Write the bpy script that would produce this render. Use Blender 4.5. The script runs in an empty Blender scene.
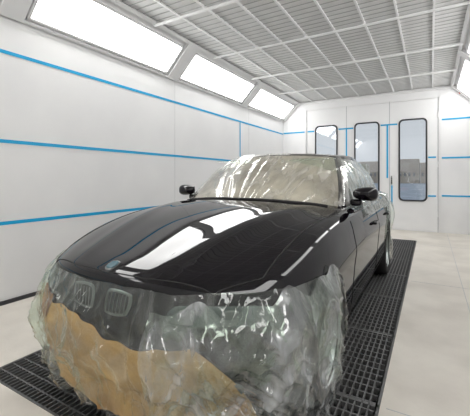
import bpy, bmesh, math
from mathutils import Vector, noise, Matrix
from mathutils.bvhtree import BVHTree
S=bpy.context.scene
COL=S.collection
S.view_settings.view_transform='Standard'
# ---------------------------------------------------------------- materials
def mat(name, col, rough=.5, metal=0, coat=0, spec=.5, noise_amt=0, nscale=3, bump=0, bscale=40, emis=None, estr=0, col2=None, stretch=None):
    m=bpy.data.materials.new(name); m.use_nodes=True
    nt=m.node_tree; b=nt.nodes['Principled BSDF']
    b.inputs['Base Color'].default_value=(*col,1); b.inputs['Roughness'].default_value=rough
    b.inputs['Metallic'].default_value=metal; b.inputs['Coat Weight'].default_value=coat
    b.inputs['Coat Roughness'].default_value=.01
    b.inputs['Specular IOR Level'].default_value=spec
    tc=nt.nodes.new('ShaderNodeTexCoord'); mp=nt.nodes.new('ShaderNodeMapping')
    if stretch: mp.inputs['Scale'].default_value=stretch
    nt.links.new(tc.outputs['Object'],mp.inputs['Vector'])
    if col2 is not None:
        n=nt.nodes.new('ShaderNodeTexNoise'); n.inputs['Scale'].default_value=nscale; n.inputs['Detail'].default_value=6
        nt.links.new(mp.outputs[0],n.inputs['Vector'])
        r=nt.nodes.new('ShaderNodeValToRGB'); r.color_ramp.elements[0].position=.35; r.color_ramp.elements[1].position=.65
        r.color_ramp.elements[0].color=(*col,1); r.color_ramp.elements[1].color=(*col2,1)
        nt.links.new(n.outputs['Fac'],r.inputs[0]); nt.links.new(r.outputs[0],b.inputs['Base Color'])
    if bump:
        n=nt.nodes.new('ShaderNodeTexNoise'); n.inputs['Scale'].default_value=bscale; n.inputs['Detail'].default_value=4
        nt.links.new(mp.outputs[0],n.inputs['Vector'])
        bp=nt.nodes.new('ShaderNodeBump'); bp.inputs['Strength'].default_value=bump; bp.inputs['Distance'].default_value=.02
        nt.links.new(n.outputs['Fac'],bp.inputs['Height']); nt.links.new(bp.outputs[0],b.inputs['Normal'])
    if emis:
        b.inputs['Emission Color'].default_value=(*emis,1); b.inputs['Emission Strength'].default_value=estr
    return m
def film_mat(name, tint, body, lo, hi, nscale=6, bump=.6, bscale=9, rough=.10, stretch=(1,1,1), f0=.06, pw=3.5):
    m=bpy.data.materials.new(name); m.use_nodes=True; nt=m.node_tree
    for n in list(nt.nodes): nt.nodes.remove(n)
    N=nt.nodes.new; L=nt.links.new
    out=N('ShaderNodeOutputMaterial'); tr=N('ShaderNodeBsdfTransparent'); tr.inputs[0].default_value=(*tint,1)
    df=N('ShaderNodeBsdfDiffuse'); df.inputs[0].default_value=(*body,1)
    tl=N('ShaderNodeBsdfTranslucent'); tl.inputs[0].default_value=(*body,1)
    gl=N('ShaderNodeBsdfGlossy'); gl.inputs['Roughness'].default_value=rough; gl.inputs[0].default_value=(1,1,1,1)
    tc=N('ShaderNodeTexCoord'); mp=N('ShaderNodeMapping'); mp.inputs['Scale'].default_value=stretch
    L(tc.outputs['Object'],mp.inputs[0])
    n=N('ShaderNodeTexNoise'); n.inputs['Scale'].default_value=nscale; n.inputs['Detail'].default_value=7; n.inputs['Distortion'].default_value=2.2
    L(mp.outputs[0],n.inputs['Vector'])
    mr=N('ShaderNodeMapRange'); mr.inputs['From Min'].default_value=.45; mr.inputs['From Max'].default_value=.68
    mr.inputs['To Min'].default_value=lo; mr.inputs['To Max'].default_value=hi
    L(n.outputs['Fac'],mr.inputs[0])
    n2=N('ShaderNodeTexNoise'); n2.inputs['Scale'].default_value=bscale*.5; n2.inputs['Detail'].default_value=3
    L(mp.outputs[0],n2.inputs['Vector'])
    va=N('ShaderNodeVectorMath'); va.operation='MULTIPLY_ADD'; va.inputs[1].default_value=(.3,.3,.3)
    L(n2.outputs['Color'],va.inputs[0]); L(mp.outputs[0],va.inputs[2])
    vo=N('ShaderNodeTexVoronoi'); vo.feature='F1'; vo.inputs['Scale'].default_value=bscale; L(va.outputs[0],vo.inputs['Vector'])
    bp=N('ShaderNodeBump'); bp.inputs['Strength'].default_value=bump; bp.inputs['Distance'].default_value=.04
    L(vo.outputs['Distance'],bp.inputs['Height'])
    for s in (df,gl): L(bp.outputs[0],s.inputs['Normal'])
    m1=N('ShaderNodeMixShader'); m1.inputs[0].default_value=.4; L(df.outputs[0],m1.inputs[1]); L(tl.outputs[0],m1.inputs[2])
    m2=N('ShaderNodeMixShader'); L(mr.outputs[0],m2.inputs[0]); L(tr.outputs[0],m2.inputs[1]); L(m1.outputs[0],m2.inputs[2])
    lw=N('ShaderNodeLayerWeight'); L(bp.outputs[0],lw.inputs['Normal'])
    p=N('ShaderNodeMath'); p.operation='POWER'; p.inputs[1].default_value=pw; L(lw.outputs['Facing'],p.inputs[0])
    q=N('ShaderNodeMath'); q.operation='MULTIPLY_ADD'; q.inputs[1].default_value=.8; q.inputs[2].default_value=f0; L(p.outputs[0],q.inputs[0])
    m3=N('ShaderNodeMixShader'); L(q.outputs[0],m3.inputs[0]); L(m2.outputs[0],m3.inputs[1]); L(gl.outputs[0],m3.inputs[2])
    L(m3.outputs[0],out.inputs[0])
    return m
M_wall=mat('wall_paint',(.85,.85,.85),.5,col2=(.80,.80,.805),nscale=1.2)
M_ceil=mat('ceiling_filter',(.76,.76,.75),.9,col2=(.70,.70,.69),nscale=5)
M_rib=mat('ceiling_metal',(.85,.85,.85),.4)
M_wire=mat('wire_grey',(.46,.46,.46),.5)
M_floor=mat('floor_concrete',(.74,.70,.635),.6,col2=(.62,.58,.52),nscale=2.2,bump=.1)
M_grate=mat('grate_steel',(.14,.14,.14),.5,metal=.3)
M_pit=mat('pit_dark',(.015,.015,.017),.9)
M_tape=mat('blue_tape',(.0,.38,.70),.5)
M_seam=mat('seam_grey',(.45,.46,.47),.6)
M_dark=mat('dark_trim',(.03,.03,.035),.5)
M_frame=mat('white_frame',(.80,.80,.80),.4)
M_light=mat('lamp_glow',(1,1,1),.5,emis=(1,.995,.98),estr=7.7)
M_paint=mat('black_paint',(.003,.002,.004),.4,coat=.9,spec=.0)
M_rubber=mat('rubber',(.015,.015,.015),.8)
M_rim=mat('alloy',(.35,.36,.37),.3,metal=1)
M_chrome=mat('chrome',(.8,.8,.8),.12,metal=1)
M_kid=mat('kidney_frame',(.16,.17,.17),.3,metal=.8)
M_glass=mat('window_dark_glass',(.05,.052,.05),.05,spec=.7)
M_wsh=mat('windshield_interior_tones',(.60,.57,.49),.3,col2=(.16,.145,.115),nscale=1.8,spec=.4)  # light and dark interior tones behind the glass are mottled into its colour
M_head=mat('headlight_lens',(.12,.14,.14),.08,col2=(.03,.04,.04),nscale=12,spec=.6)
M_tail=mat('tail_lens',(.3,.01,.01),.1)
M_paper=mat('kraft_paper',(.66,.38,.15),.7,col2=(.38,.21,.08),nscale=4,bump=.9,bscale=7)
M_paperd=mat('red_brown_paper',(.20,.06,.025),.6,col2=(.56,.29,.11),nscale=5,bump=.9,bscale=7)
M_badge=mat('badge',(.06,.13,.16),.2)
M_film=film_mat('clear_film',(.88,.94,.88),(.73,.76,.72),.0,.30,nscale=2.8,bump=.38,bscale=6,f0=.06,pw=3.8,stretch=(1,1,.6))
M_filmb=film_mat('milky_film',(.92,.95,.94),(.80,.82,.84),.05,.72,nscale=3.2,bump=.45,bscale=6,f0=.10,stretch=(1,1,.6))
M_filmw=film_mat('windshield_film',(.96,.95,.92),(.78,.76,.70),.04,.55,nscale=3.2,bump=.2,bscale=5,rough=.15,stretch=(1.6,.6,1),f0=.08)
def link(o): COL.objects.link(o); return o
def mesh_obj(name, verts, faces, mats, fm=None, smooth=False, parent=None):
    me=bpy.data.meshes.new(name); me.from_pydata(verts,[],faces)
    for m in (mats if isinstance(mats,(list,tuple)) else [mats]): me.materials.append(m)
    if fm: me.polygons.foreach_set('material_index',fm)
    if smooth: me.polygons.foreach_set('use_smooth',[True]*len(me.polygons))
    me.update(); o=bpy.data.objects.new(name,me); link(o)
    if parent: o.parent=parent
    return o
class Acc:
    def __init__(s): s.v=[]; s.f=[]; s.m=[]
    def box(s,x0,x1,y0,y1,z0,z1,mi=0,tf=None):
        n=len(s.v); P=[(x0,y0,z0),(x1,y0,z0),(x1,y1,z0),(x0,y1,z0),(x0,y0,z1),(x1,y0,z1),(x1,y1,z1),(x0,y1,z1)]
        if tf: P=[tuple(tf(Vector(p))) for p in P]
        s.v+=P
        for q in [(0,3,2,1),(4,5,6,7),(0,1,5,4),(1,2,6,5),(2,3,7,6),(3,0,4,7)]: s.f.append(tuple(n+i for i in q)); s.m.append(mi)
    def tube(s,p,q,r,mi=0,n=8):
        p=Vector(p);q=Vector(q);d=(q-p).normalized();a=d.orthogonal().normalized();b=d.cross(a);k=len(s.v)
        for c in (p,q):
            for i in range(n):
                t=2*math.pi*i/n; s.v.append(tuple(c+a*math.cos(t)*r+b*math.sin(t)*r))
        for i in range(n):
            j=(i+1)%n; s.f.append((k+i,k+j,k+n+j,k+n+i)); s.m.append(mi)
        s.f.append(tuple(k+i for i in reversed(range(n)))); s.m.append(mi)
        s.f.append(tuple(k+n+i for i in range(n))); s.m.append(mi)
    def obj(s,name,mats,parent=None,smooth=False): return mesh_obj(name,s.v,s.f,mats,s.m,smooth,parent)
# ---------------------------------------------------------------- room
XL,XR,YF,YB,H=-3.5,.85,-1.8,8.62,3.22
ZS=2.76; SL=.45
gx0,gx1,gy0,gy1=-2.36,-.23,1.0,7.3
a=Acc()
a.box(XL-.1,gx0,YF-.1,YB+.1,-.1,0); a.box(gx1,XR+.1,YF-.1,YB+.1,-.1,0)
a.box(gx0,gx1,YF-.1,gy0,-.1,0); a.box(gx0,gx1,gy1,YB+.1,-.1,0)
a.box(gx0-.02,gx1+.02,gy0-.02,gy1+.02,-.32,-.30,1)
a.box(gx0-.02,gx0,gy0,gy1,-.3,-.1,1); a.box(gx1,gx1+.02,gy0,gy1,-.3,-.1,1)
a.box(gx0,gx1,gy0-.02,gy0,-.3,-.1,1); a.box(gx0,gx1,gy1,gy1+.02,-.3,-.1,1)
for yy in (-.6,1.9,4.4,6.9):
    a.box(gx1+.03,XR,yy,yy+.005,0,.001,2); a.box(XL,gx0-.03,yy,yy+.005,0,.001,2)
a.box(.30,.305,YF,YB,0,.001,2)
a.obj('floor',[M_floor,M_pit,M_seam])
a=Acc()
y=gy0+.01
while y<gy1-.005:
    a.box(gx0+.002,gx1-.002,y-.0045,y+.0045,-.03,-.001); y+=.07
x=gx0+.012; 
while x<gx1-.005:
    a.box(x-.0035,x+.0035,gy0+.002,gy1-.002,-.035,0); x+=.035
for k in range(8):
    yy=gy0+k*(gy1-gy0)/7
    a.box(gx0+.002,gx1-.002,max(gy0+.002,yy-.012),min(gy1-.002,yy+.012),-.04,0)
for xx in (gx0+.012,(gx0+gx1)/2,gx1-.012): a.box(xx-.01,xx+.01,gy0+.002,gy1-.002,-.04,0)
a.obj('floor_grate',[M_grate])
# walls
def side_wall(name,X,sgn,cname):
    a=Acc(); a.box(min(X,X-sgn*.1),max(X,X-sgn*.1),YF-.1,YB+.1,0,ZS)
    for yy in (-.9,1.6,4.1,6.6):
        a.box(min(X,X+sgn*.0015),max(X,X+sgn*.0015),yy-.0015,yy+.0015,0.04,ZS,1)
    a.obj(name,[M_wall,M_seam])
    a=Acc(); n=len(a.v); x2=X+sgn*SL
    P=[(X,YF,ZS),(X,YB,ZS),(x2,YB,H),(x2,YF,H),(X-sgn*.1,YF,ZS),(X-sgn*.1,YB,ZS),(X-sgn*.1,YB,H+.1),(X-sgn*.1,YF,H+.1)]
    a.v+=P
    for q in [(0,1,2,3),(0,3,7,4),(1,5,6,2),(4,7,6,5),(3,2,6,7),(0,4,5,1)]: a.f.append(tuple(n+i for i in q)); a.m.append(0)
    return a.obj(cname,[M_wall])
side_wall('wall_left',XL,1,'ceiling_left'); side_wall('wall_right',XR,-1,'ceiling_right')
a=Acc(); a.box(XL-.1,XR+.1,YF-.1,YF,0,H); a.obj('wall_front',[M_wall])
a=Acc(); a.box(XL,XL+.02,YF,YB,0,.035); a.obj('baseboard_left',[M_dark])
a=Acc(); a.box(XR-.02,XR,YF,YB,0,.035); a.obj('baseboard_right',[M_dark])
def slant_tf(X,sgn):
    o=Vector((X,0,ZS)); u=Vector((sgn*SL,0,H-ZS)); Ln=u.length; u.normalize(); nrm=Vector((sgn*u.z,0,-abs(u.x)))
    return (lambda p: o+Vector((0,p.y,0))+u*p.x+nrm*p.z), Ln
for X,sgn in ((XL,1),(XR,-1)):
    tf,Ln=slant_tf(X,sgn)
    for k in range(-2,3):
        y0=1.85+k*2.31; y1=y0+1.98
        y0=max(y0,YF+.05)
        if y1<y0+.3: continue
        a=Acc()
        a.box(.07,.50,y0,y1,-.01,.006,1,tf)
        a.box(.045,.07,y0-.03,y1+.03,0,.03,0,tf); a.box(.50,.525,y0-.03,y1+.03,0,.03,0,tf)
        a.box(.045,.525,y0-.03,y0,0,.03,0,tf); a.box(.045,.525,y1,y1+.03,0,.03,0,tf)
        a.obj('light_panel',[M_frame,M_light])
    a=Acc()
    for k in range(-1,4):
        yc=1.85+k*2.31-.165
        if yc<YB: a.box(.0,Ln,yc-.11,yc+.11,0,.05,0,tf)
    a.box(0,.03,YF,YB,0,.045,0,tf); a.box(Ln-.05,Ln,YF,YB,0,.045,0,tf)
    a.obj('trim_1' if sgn>0 else 'trim_2',[M_frame])
# ceiling
a=Acc(); cx0,cx1=XL+SL-.02,XR-SL+.02
a.box(XL-.1,XR+.1,YF-.1,YB+.1,H,H+.1,0)
y=YF+.05
while y<YB:
    a.box(cx0,cx1,y-.004,y+.004,H-.010,H-.004,2); y+=.11
n=9
for i in range(n+1):
    x=cx0+(cx1-cx0)*i/n; a.box(x-.012,x+.012,YF,YB,H-.022,H,1)
for k in range(-4,4):
    y=4.55+1.35*k
    if YF<y<YB:
        a.tube((cx0,y,H-.06),(cx1,y,H-.06),.018,1)
        for i in range(0,n+1,2):
            x=cx0+(cx1-cx0)*i/n; a.box(x-.010,x+.010,y-.010,y+.010,H-.065,H-.02,1)
a.obj('ceiling',[M_ceil,M_rib,M_wire])
# back wall with openings and doors
def rrect(cx,cz,w,h,r,n=6):
    P=[]
    for (sx,sz,a0) in ((1,1,0),(-1,1,90),(-1,-1,180),(1,-1,270)):
        for i in range(n+1):
            t=math.radians(a0+90*i/n); P.append((cx+sx*(w/2-r)+r*math.cos(t), cz+sz*(h/2-r)+r*math.sin(t)))
    return P
def plate(name,outer,holes,y,th,m,parent=None):
    cu=bpy.data.curves.new(name,'CURVE'); cu.dimensions='2D'; cu.fill_mode='BOTH'; cu.extrude=th/2
    for P in [outer]+holes:
        s=cu.splines.new('POLY'); s.points.add(len(P)-1); s.use_cyclic_u=True
        for i,p in enumerate(P): s.points[i].co=(p[0],p[1],0,1)
    o=bpy.data.objects.new(name,cu); link(o)
    dg=bpy.context.evaluated_depsgraph_get(); me=bpy.data.meshes.new_from_object(o.evaluated_get(dg))
    bpy.data.objects.remove(o)
    me.transform(Matrix.Translation((0,y,0))@Matrix.Rotation(math.pi/2,4,'X'))
    me.materials.clear(); me.materials.append(m)
    o=bpy.data.objects.new(name,me); link(o)
    if parent: o.parent=parent
    return o
mg=bpy.data.materials.new('door_glass'); mg.use_nodes=True; nt=mg.node_tree
for n_ in list(nt.nodes): nt.nodes.remove(n_)
o_=nt.nodes.new('ShaderNodeOutputMaterial'); t_=nt.nodes.new('ShaderNodeBsdfTransparent'); t_.inputs[0].default_value=(.84,.86,.88,1)
g_=nt.nodes.new('ShaderNodeBsdfGlossy'); g_.inputs['Roughness'].default_value=.03
x_=nt.nodes.new('ShaderNodeMixShader'); x_.inputs[0].default_value=.09
nt.links.new(t_.outputs[0],x_.inputs[1]); nt.links.new(g_.outputs[0],x_.inputs[2]); nt.links.new(x_.outputs[0],o_.inputs[0])
DX=[-2.83,-1.815,-.835,.138]; DT=2.97
plate('wall_back',[(XL-.1,0),(XR+.1,0),(XR+.1,H),(XL-.1,H)],[[(DX[0],0.002),(DX[3],0.002),(DX[3],DT),(DX[0],DT)]],YB+.06,.12,M_wall)
for i in range(3):
    x0,x1=DX[i]+.004,DX[i+1]-.004; c=[-2.32,-1.34,-.355][i]
    d=plate(f'door_{i+1}',[(x0,.01),(x1,.01),(x1,DT-.005),(x0,DT-.005)],[rrect(c,1.61,.54,1.84,.09)],YB+.023,.05,M_wall)
    w=plate(f'window_{i+1}',rrect(c,1.61,.58,1.88,.10),[rrect(c,1.61,.51,1.81,.075)],YB-.012,.018,M_dark)
    g=plate('pane',rrect(c,1.61,.52,1.82,.08),[],YB-.008,.004,mg,w)
a=Acc()
yb=YB-.006
for x in DX: a.box(x-.006,x+.006,yb,YB+.02,0,DT+.02,1)
a.box(DX[0]-.03,DX[3]+.03,yb,YB,DT,DT+.03,0); a.box(DX[0]-.05,DX[0]-.02,yb-.01,YB,0,DT+.03,0); a.box(DX[3]+.02,DX[3]+.06,yb-.01,YB,0,DT+.03,0)
a.box(XL+.01,XR-.01,YB-.04,YB,H-.07,H-.04,0)
for x in (DX[0]+.0,DX[3]): 
    for z in (.4,1.5,2.6): a.tube((x,YB-.015,z-.06),(x,YB-.015,z+.06),.012,0)
a.obj('trim_3',[M_frame,M_seam])
a=Acc(); a.box(-.80,-.77,YB-.07,YB-.045,1.05,1.25); a.box(-.795,-.775,YB-.05,YB-.0,1.06,1.08); a.box(-.795,-.775,YB-.05,YB-.0,1.22,1.24); a.obj('door_handle',[M_chrome])
a=Acc(); a.box(XR-SL+.12,XR-SL+.22,YB-.06,YB-.005,3.0,3.09); a.box(XR-SL+.14,XR-SL+.20,YB-.075,YB-.06,3.02,3.07); 
a.obj('warning_lamp',[mat('red_lens',(.6,.08,.03),.3)])
# masking tape
w=.017; e=.004
a=Acc()
x0_=XL+.002; x1_=XL+.005
a.box(x0_,x1_,YF,YB-.02,2.40-w,2.40+w); a.box(x0_,x1_,YF,6.1,1.55-w,1.55+w); a.box(x0_,x1_,YF,4.6,.77-w,.77+w)
a.box(x0_,x1_,6.2-w,6.2+w,1.58,2.38)
a.obj('masking_tape',[M_tape])
a=Acc(); ya,yc_=YB-.009,YB-.004
for z in (.81,1.64,2.48): a.box(DX[3]+.07,XR-.01,ya,yc_,z-w,z+w)
a.box(XL+.01,DX[0]-.06,ya,yc_,2.42-w,2.42+w)
a.box(DX[0]+.02,-2.63,ya,yc_,2.42-w,2.42+w); a.box(-2.01,-1.65,ya,yc_,2.43-w,2.43+w)
a.box(-1.03,-.67,ya,yc_,2.45-w,2.45+w); a.box(-.05,.1,ya,yc_,1.66-w,1.66+w)
a.box(-.05,.1,ya,yc_,.8-w,.8+w)
a.box(-.90,-.865,ya,yc_,1.2,2.44); a.box(-.80,-.77,ya,yc_,.6,1.03)
a.box(-1.83,-1.80,ya,yc_,1.5,2.45)
a.obj('masking_tape',[M_tape])
# outdoors
a=Acc(); a.box(-60,40,YB+.3,110,-.12,-.1); a.obj('yard_ground',[mat('asphalt',(.30,.35,.42),.8,col2=(.44,.50,.57),nscale=.5)])
a=Acc()
import random; random.seed(3)
x=-70
while x<20:
    ww=random.uniform(4,9); hh=random.uniform(4.0,6.0); a.box(x,x+ww,92,98,-.1,hh,0)
    for k in range(int(ww)): a.box(x+.3+k,x+.7+k,91.95,92,1.6,2.5,1)
    x+=ww+random.uniform(0,.5)
a.obj('building_row',[mat('brick',(.42,.36,.30),.8,col2=(.56,.50,.43),nscale=.3),mat('house_window',(.25,.25,.26),.4)])
# ---------------------------------------------------------------- car
car=bpy.data.objects.new('car',None); link(car); car.location=(-1.33,1.0,0)
def interp(T,x):
    if x<=T[0][0]: return T[0][1]
    for (x0,y0),(x1,y1) in zip(T,T[1:]):
        if x<=x1:
            t=(x-x0)/(x1-x0); return y0+(y1-y0)*t
    return T[-1][1]
def sm(T,x,h=.06): return (interp(T,x-h)+interp(T,x)*2+interp(T,x+h))/4
TC=[(0,.745),(.06,.785),(.34,.867),(.65,.945),(.95,.998),(1.2,1.022),(1.45,1.035),(2,1.03),(3.5,1.05),(4.0,1.09),(4.4,1.075),(4.52,1.02)]
TE=[(0,.69),(.15,.745),(.4,.81),(.8,.89),(1.2,.93),(1.6,.95),(2.5,.97),(3.6,.99),(4.1,1.005),(4.5,.96)]
TB=[(0,.21),(.3,.18),(1,.19),(3.6,.19),(4.2,.24),(4.52,.32)]
TW=[(0,.82),(.4,.875),(.8,.895),(1.3,.90),(2.6,.905),(3.6,.905),(4.1,.87),(4.52,.80)]
SC=[(0,.88),(.1,.935),(.2,.96),(.4,.975),(.62,.99),(.70,1.0),(.76,.985),(.88,.962),(1,.92)]
FP=[(0,.12),(.12,.05),(.3,.01),(.5,.0),(.62,.015),(.8,.03),(1,.05)]
LN=4.52
def sm3(T,x): return sum(interp(T,x+d)*w for d,w in ((-.16,1),(-.08,2),(0,3),(.08,2),(.16,1)))/9
def body_map(a_,b,c):
    yb=b*LN
    f=max(0,1-yb/1.2)**2; r=max(0,(yb-3.4)/1.12)**2
    aa=abs(a_)
    Y=yb+f*(sm(FP,c,.05)+.28*aa**2.7)-r*(.20*aa**2.3+.07*abs(c-.45)*2)
    W=sm3(TW,yb)*sm(SC,c,.015); X=a_*W
    zc=sm3(TC,yb) if yb>.25 else sm(TC,yb); ze=sm3(TE,yb) if yb>.25 else sm(TE,yb)
    zt=ze+(zc-ze)*(1-aa**2.6)
    if yb<1.6:
        ca=.34+.36*yb/1.4; zt+=.011*math.exp(-((aa-ca)/.07)**2)*min(1,yb/.15)*(1-max(0,(yb-1.2)/.4))
    zb=sm(TB,yb)
    return (X,Y,zb+c*(zt-zb))
def boxsurf(nx,ny,nz,mp,mf=None):
    idx={};V=[];F=[];FM=[]
    def vid(i,j,k):
        if (i,j,k) not in idx:
            idx[(i,j,k)]=len(V); V.append(mp(2*i/nx-1,j/ny,k/nz))
        return idx[(i,j,k)]
    def add(q,side):
        F.append([vid(*p) for p in q])
        if mf:
            m=[sum(p[d] for p in q)/4 for d in range(3)]
            FM.append(mf(2*m[0]/nx-1,m[1]/ny,m[2]/nz,side))
        else: FM.append(0)
    for j in range(ny):
        for k in range(nz):
            add([(0,j,k),(0,j,k+1),(0,j+1,k+1),(0,j+1,k)],'L'); add([(nx,j,k),(nx,j+1,k),(nx,j+1,k+1),(nx,j,k+1)],'R')
    for i in range(nx):
        for j in range(ny):
            add([(i,j,0),(i,j+1,0),(i+1,j+1,0),(i+1,j,0)],'B'); add([(i,j,nz),(i+1,j,nz),(i+1,j+1,nz),(i,j+1,nz)],'T')
        for k in range(nz):
            add([(i,0,k),(i+1,0,k),(i+1,0,k+1),(i,0,k+1)],'F'); add([(i,ny,k),(i,ny,k+1),(i+1,ny,k+1),(i+1,ny,k)],'K')
    return V,F,FM
def bake(o):
    dg=bpy.context.evaluated_depsgraph_get(); me=bpy.data.meshes.new_from_object(o.evaluated_get(dg))
    old=o.data; o.modifiers.clear(); o.data=me
V,F,FM=boxsurf(44,120,24,body_map)
body=mesh_obj('body',V,F,[M_paint,M_rubber],FM,True)
m=body.modifiers.new('s','SMOOTH'); m.factor=.5; m.iterations=4
bake(body)
bvh=BVHTree.FromPolygons([v.co.copy() for v in body.data.vertices],[list(p.vertices) for p in body.data.polygons])
AX=[.80,3.56]; RW=.325
cut=Acc()
for y in AX:
    for s in (-1,1): cut.tube((s*.60,y,RW-.005),(s*1.1,y,RW-.005),.362,0,48)
co=cut.obj('cutter',[M_rubber])
m=body.modifiers.new('b','BOOLEAN'); m.operation='DIFFERENCE'; m.object=co; m.solver='EXACT'
bake(body); bpy.data.objects.remove(co); body.parent=car
for p in body.data.polygons: p.use_smooth=True
try: body.data.set_sharp_from_angle(angle=math.radians(50))
except Exception as ex: print(ex)
# greenhouse
def gh_map(a_,b,c):
    yb=1.34+(4.08-1.34)*b; yt=2.08+(3.40-2.08)*b
    Y=yb+(yt-yb)*c
    aa=abs(a_)
    Y+=(1-b)**2*(.26*(1-c)+.13*c)*aa**2.2 - b**2*(.16*(1-c)+.08*c)*aa**2.2
    W=.81+(.60-.81)*c+.025*math.sin(math.pi*c)
    W*=1-.06*(1-b)**3-.10*b**4
    zr=1.47-.03*aa**2.5-.035*(2*b-1)**2-.02*b
    z=.91+(zr-.91)*(c+.05*math.sin(math.pi*c))
    return (a_*W,Y,z)
def gh_mat(a_,b,c,s):
    if s=='F': return 1 if abs(a_)<.93 and .08<c<.96 else 0
    if s=='K': return 2 if abs(a_)<.88 and .1<c<.94 else 0
    if s in 'LR':
        if .14<c<.87 and (.05<b<.44 or .47<b<.80): return 2
    return 0
V,F,FM=boxsurf(40,70,24,gh_map,gh_mat)
gh=mesh_obj('greenhouse',V,F,[M_paint,M_wsh,M_glass],FM,True)
m=gh.modifiers.new('s','SMOOTH'); m.factor=.5; m.iterations=4
bake(gh); gh.parent=car
gbvh=BVHTree.FromPolygons([v.co.copy() for v in gh.data.vertices],[list(p.vertices) for p in gh.data.polygons])
def hit(tree,o,d):
    h=tree.ray_cast(Vector(o),Vector(d).normalized())
    return (h[0],h[1]) if h[0] is not None else (None,None)
def front(x,z,tree=bvh): return hit(tree,(x,-2,z),(0,1,0))
def side(y,z,s=1,tree=bvh): return hit(tree,(s*3,y,z),(-s,0,0))
def top(x,y,tree=bvh): return hit(tree,(x,y,3),(0,0,-1))
def curve(name,pts,r,m):
    cu=bpy.data.curves.new(name,'CURVE'); cu.dimensions='3D'; cu.bevel_depth=r; cu.bevel_resolution=1
    s=cu.splines.new('POLY'); s.points.add(len(pts)-1)
    for i,p in enumerate(pts): s.points[i].co=(*p,1)
    cu.materials.append(m); o=bpy.data.objects.new(name,cu); link(o); o.parent=car; return o
def lerp2(P,n=14):
    R=[]
    for p,q in zip(P,P[1:]):
        for i in range(n): R.append((p[0]+(q[0]-p[0])*i/n,p[1]+(q[1]-p[1])*i/n))
    R.append(P[-1]); return R
def seam(name,P,fn,r=.004,m=M_rubber,off=.0):
    pts=[]
    for p in lerp2(P):
        h,nn=fn(*p)
        if h is not None: pts.append(h+nn*off)
    if len(pts)>1: curve(name,pts,r,m)
for s in (-1,1):
    seam('hood_seam',[(s*.69,.34),(s*.72,.8),(s*.75,1.2),(s*.745,1.42)],top,.0035)
    for i,P in enumerate([[(1.42,.90),(1.36,.6),(1.38,.26)],[(2.52,.95),(2.52,.6),(2.5,.26)],[(3.55,.95),(3.38,.7),(3.1,.35),(3.0,.26)],[(1.38,.26),(3.0,.25)]]):
        seam('door_seam',P,lambda y,z:side(y,z,s),.003)
    seam('belt_trim',[(1.65,.94),(2.6,.95),(3.7,.96)],lambda y,z:side(y,z,s),.006,M_dark)
    for y in (2.36,3.3):
        A=Acc()
        h,nn=side(y-.05,.80,s)
        if h: 
            A.box(h.x-.01 if s>0 else h.x-.035,h.x+.035 if s>0 else h.x+.01,y-.17,y,.785,.81); o=A.obj('door_handle_part',[M_paint],car)
            o.modifiers.new('b','BEVEL').width=.01
seam('hood_front_seam',[(-.69,.34),(-.55,.16),(-.25,.075),(0,.06),(.25,.075),(.55,.16),(.69,.34)],top,.003)
def patch(name,quad,fn,m,off=.005,n=16,sq=.6,thick=0):
    V=[];F=[]
    for j in range(n+1):
        for i in range(n+1):
            u=2*i/n-1; v=2*j/n-1
            uu=u*math.sqrt(1-sq*v*v/2); vv=v*math.sqrt(1-sq*u*u/2)
            s_=(uu+1)/2; t_=(vv+1)/2
            A,B,C,D=quad
            p=[(A[k]*(1-s_)+B[k]*s_)*(1-t_)+(D[k]*(1-s_)+C[k]*s_)*t_ for k in (0,1)]
            h,nn=fn(*p)
            if h is None: return None
            edge=max(abs(u),abs(v))
            V.append(tuple(h+nn*(off if edge<.999 else -.004)))
    for j in range(n):
        for i in range(n): F.append((j*(n+1)+i,j*(n+1)+i+1,(j+1)*(n+1)+i+1,(j+1)*(n+1)+i))
    return mesh_obj(name,V,F,[m],None,True,car)
for s in (-1,1):
    patch('kidney_surround',[(s*.03,.575),(s*.19,.585),(s*.215,.695),(s*.035,.705)],front,M_kid,.006)
    patch('kidney_grille',[(s*.042,.587),(s*.178,.597),(s*.20,.685),(s*.047,.693)],front,M_rubber,.010)
    for k in range(6):
        x=s*(.06+k*.022); seam('grille_slat',[(x,.60),(x+s*.006,.68)],front,.0025,M_kid,.012)
    patch('headlight',[(s*.36,.585),(s*.77,.59),(s*.79,.67),(s*.38,.675)],front,M_head,.008)
    for xc in (.46,.62):
        patch('headlight_ring',[(s*(xc-.04),.592),(s*(xc+.04),.592),(s*(xc+.04),.662),(s*(xc-.04),.662)],front,M_kid,.012,10,1.0)
    patch('fog_lamp',[(s*.52,.30),(s*.68,.30),(s*.68,.38),(s*.52,.38)],front,M_kid,.01,10,1)
    patch('tail_light',[(s*.45,.80),(s*.74,.80),(s*.74,.92),(s*.45,.90)],lambda x,z:hit(bvh,(x,7,z),(0,-1,0)),M_tail,.008)
patch('lower_intake',[(-.42,.28),(.42,.28),(.38,.40),(-.38,.40)],front,M_rubber,.006)
patch('badge_rim',[(-.038,.066),(.038,.066),(.038,.140),(-.038,.140)],top,M_kid,.004,10,1.0)
patch('badge_disc',[(-.031,.073),(.031,.073),(.031,.133),(-.031,.133)],top,M_badge,.007,10,1.0)
def lathe(prof,n,cx):
    V=[];F=[]
    for i in range(n):
        t=2*math.pi*i/n
        for (r,x) in prof: V.append((x,r*math.cos(t),r*math.sin(t)))
    m_=len(prof)
    for i in range(n):
        j=(i+1)%n
        for k in range(m_-1): F.append((i*m_+k,i*m_+k+1,j*m_+k+1,j*m_+k))
    return V,F
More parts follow.
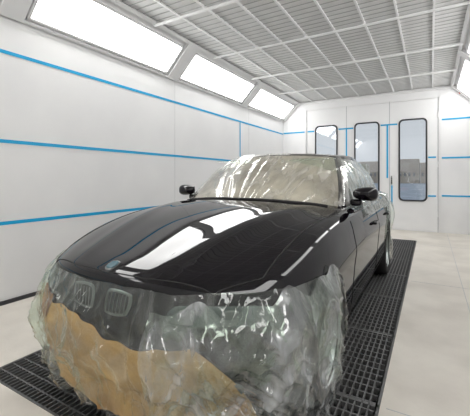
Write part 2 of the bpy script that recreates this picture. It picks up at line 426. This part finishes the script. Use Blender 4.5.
for w_i,(s,y) in enumerate([(1,AX[0]),(-1,AX[0]),(1,AX[1]),(-1,AX[1])]):
    A=Acc()
    V,F=lathe([(.20,.09),(.225,.105),(.27,.115),(.305,.105),(.321,.08),(.324,.04),(.324,-.04),(.321,-.08),(.305,-.105),(.27,-.115),(.225,-.105),(.2,-.09)],48,0)
    A.v+=V; A.f+=F; A.m+=[0]*len(F)
    k=len(A.v); V,F=lathe([(.228,.10),(.215,.105),(.205,.085),(.195,.0),(.195,-.09)],48,0)
    A.v+=V; A.f+=[tuple(k+q for q in f) for f in F]; A.m+=[1]*len(F)
    k=len(A.v); V,F=lathe([(.001,.075),(.05,.075),(.065,.06),(.07,.03)],32,0)
    A.v+=V; A.f+=[tuple(k+q for q in f) for f in F]; A.m+=[1]*len(F)
    k=len(A.v); V,F=lathe([(.001,-.01),(.165,-.01),(.165,-.03),(.001,-.03)],32,0)
    A.v+=V; A.f+=[tuple(k+q for q in f) for f in F]; A.m+=[2]*len(F)
    for q in range(10):
        t=2*math.pi*q/10+ (.1 if q%2 else -.1)
        R=Matrix.Rotation(t,3,'X')
        A.box(.045,.07,-.014,.014,.05,.21,1,lambda p:R@p)
    o=A.obj(f'wheel_{w_i+1}',[M_rubber,M_rim,M_dark],car,True)
    o.location=(s*.765,y,RW); 
    if s<0: o.rotation_euler=(0,0,math.pi)
    o.data.set_sharp_from_angle(angle=math.radians(40))
for s in (-1,1):
    me=bpy.data.meshes.new('mirror'); bm=bmesh.new()
    bmesh.ops.create_uvsphere(bm,u_segments=24,v_segments=16,radius=1)
    for v in bm.verts:
        x,y_,z=v.co
        f=lambda t:math.copysign(abs(t)**.75,t)
        x,y_,z=f(x),y_,f(z)
        if y_>0: y_*=.35
        v.co=(x*.095,y_*.075,z*(.053+.010*x*s))
    for ff in bm.faces: ff.smooth=True
    bm.to_mesh(me); bm.free(); me.materials.append(M_paint)
    o=bpy.data.objects.new('mirror_housing',me); link(o); o.parent=car; o.location=(s*.885,1.80,1.075)
    A=Acc(); A.box(min(s*.77,s*.86),max(s*.77,s*.86),1.78,1.83,.98,1.03); st=A.obj('mirror_stalk',[M_paint],car); st.modifiers.new('b','BEVEL').width=.012
    A=Acc(); A.box(s*.885-.073,s*.885+.073,1.824,1.829,1.04,1.11); A.obj('mirror_glass',[M_chrome],car)
seam('cowl_strip',[(-.66,1.52),(-.4,1.38),(0,1.34),(.4,1.38),(.66,1.52)],top,.012,M_rubber,.002)
A=Acc()
A.box(-.58,.58,.5,3.9,.16,.2); A.obj('underbody',[M_rubber],car)
# ---------------------------------------------------------------- films / paper
CX=car.location
def ridge(p,s=2.5): return (1-min(1,abs(noise.noise(p))*1.7))**s
def wrap(name,t0,t1,ztop,zbot,off,amp,mtl,nt_=170,nz_=60,seed=0,flare=.06,fold=9,sharp=1.0,zf=1.0):
    V=[];F=[]
    for j in range(nz_+1):
        for i in range(nt_+1):
            s_=i/nt_; th=math.radians(t0+(t1-t0)*s_); v=j/nz_
            zt=ztop(s_); zb=zbot(s_); z=zt+(zb-zt)*v
            zz=max(z,.27)
            d=Vector((math.cos(th),math.sin(th),0))
            c0=Vector((0,1.12,zz))
            h,nn=hit(bvh,c0+d*3,-d)
            if h is None: h=c0+d*.9
            r=(h-c0).length-max(0,.2-z)*.3
            al=(t0+(t1-t0)*s_)/57.3
            wx=.30*noise.noise(Vector((al*3,z*3,seed+20))); wz=.25*noise.noise(Vector((al*3,z*3,seed+31)))
            cr=noise.noise(Vector((al*fold+seed,z*1.0*zf,seed)))
            cr2=ridge(Vector(((al+wx)*fold*.8,(z+wz)*2.0*zf,seed+7.7)))
            cr3=ridge(Vector(((al-wx)*fold*1.4+z*3,(z-wz)*4*zf-al*1.5,seed+3)),2)
            cr4=ridge(Vector(((al-wz)*fold*2.2-z*4,(z+wx)*8*zf,seed+13)),2)
            k=.25+.75*min(1,v*2)
            r+=off*(.3+.7*min(1,v*5))+amp*k*(cr*.8+sharp*(cr2*1.2+cr3*.6+cr4*.3)-.5)+flare*max(0,v-.35)**1.3
            V.append(tuple(Vector((0,1.12,z))+d*r+CX))
    for j in range(nz_):
        for i in range(nt_): k=j*(nt_+1)+i; F.append((k,k+1,k+nt_+2,k+nt_+1))
    return mesh_obj(name,V,F,[mtl],None,True)
nz1=lambda s,f,a,sd:a*noise.noise(Vector((s*f,sd,0)))
wrap('plastic_sheet',-176,-17,lambda s:.72+nz1(s,14,.02,1),lambda s:.12+abs(nz1(s,8,.08,5)),.038,.036,M_film,340,120,seed=1,flare=.0)
wrap('plastic_sheet',-74,-19,lambda s:.64+nz1(s,8,.10,2)+.09*s,lambda s:.02+abs(nz1(s,6,.06,8)),.055,.042,M_filmb,200,110,seed=11,flare=.02,fold=7)
def pz(s):
    k=max(0,(s-.80)/.20)
    return .55+nz1(s,3,.10,3)+nz1(s,11,.025,31)-.08*s-.30*k*k
wrap('masking_paper',-113,-50,pz,lambda s:.11+abs(nz1(s,5,.05,6)),.018,.020,M_paper,130,60,seed=4,flare=.0,fold=4)
wrap('masking_paper',-150,-111,lambda s:.58+nz1(s,2.5,.10,13)+nz1(s,8,.03,33),lambda s:.14+abs(nz1(s,5,.06,16)),.020,.020,M_paperd,80,60,seed=8,flare=.0,fold=4)
V=[];F=[];nu,nv=120,70
for j in range(nv+1):
    for i in range(nu+1):
        u=-1.03+2.06*i/nu; c=.10+.90*j/nv
        p=Vector(gh_map(max(-1,min(1,u)),0,min(c,1)))
        nn=Vector((u*.35,-.55,.8)).normalized()
        if abs(u)>1: p.x*=abs(u); p.y+=.08*(abs(u)-1)/.03
        rad=math.atan2(c+.25,u*1.4)
        fl=1-.75*max(0,(c-.7)/.3)
        w_=.008+fl*(.016*ridge(Vector((rad*5,c*1.0,2)),3)+.013*abs(noise.noise(Vector((rad*7,c*1.0,12))))+.005*ridge(Vector((u*2.5,c*4,5)),3))
        V.append(tuple(p+nn*w_+CX))
for j in range(nv):
    for i in range(nu): k=j*(nu+1)+i; F.append((k,k+1,k+nu+2,k+nu+1))
mesh_obj('plastic_sheet',V,F,[M_filmw],None,True)
for s,sd in ((1,3),(-1,9)):
    V=[];F=[];nu,nv=90,60
    for j in range(nv+1):
        for i in range(nu+1):
            y=1.95+1.85*i/nu; v=j/nv
            zlow=.88+.04*noise.noise(Vector((y*3,sd,0)))
            if y>3.2: zlow-=min(1,(y-3.2)/.35)*.70
            z=1.38+(zlow-1.38)*v
            t=bvh if z<.95 else gbvh
            h,nn=side(y,max(z,.4),s,t)
            hx=abs(h.x) if h is not None else .6
            if z<1.0: hx=max(hx,.83)
            if z<.45: hx=.88
            w_=.012+.03*abs(noise.noise(Vector((y*4,z*2,sd))))*(1.6 if z<.9 else .6)
            V.append(tuple(Vector((s*(hx+w_),y,z))+CX))
    for j in range(nv):
        for i in range(nu): k=j*(nu+1)+i; F.append((k,k+1,k+nu+2,k+nu+1))
    mesh_obj('plastic_sheet',V,F,[M_film],None,True)
# ---------------------------------------------------------------- world, camera
w=bpy.data.worlds.new('World'); S.world=w; w.use_nodes=True
w.node_tree.nodes['Background'].inputs[0].default_value=(.88,.91,.94,1); w.node_tree.nodes['Background'].inputs[1].default_value=1.0
cd=bpy.data.cameras.new('cam'); cam=bpy.data.objects.new('camera',cd); link(cam)
cd.sensor_width=36; cd.lens=36*335/470; cd.shift_y=-30/470; cd.clip_start=.02
cam.location=(0,0,1.2); cam.rotation_euler=(math.pi/2,0,math.radians(30.3))
S.camera=cam
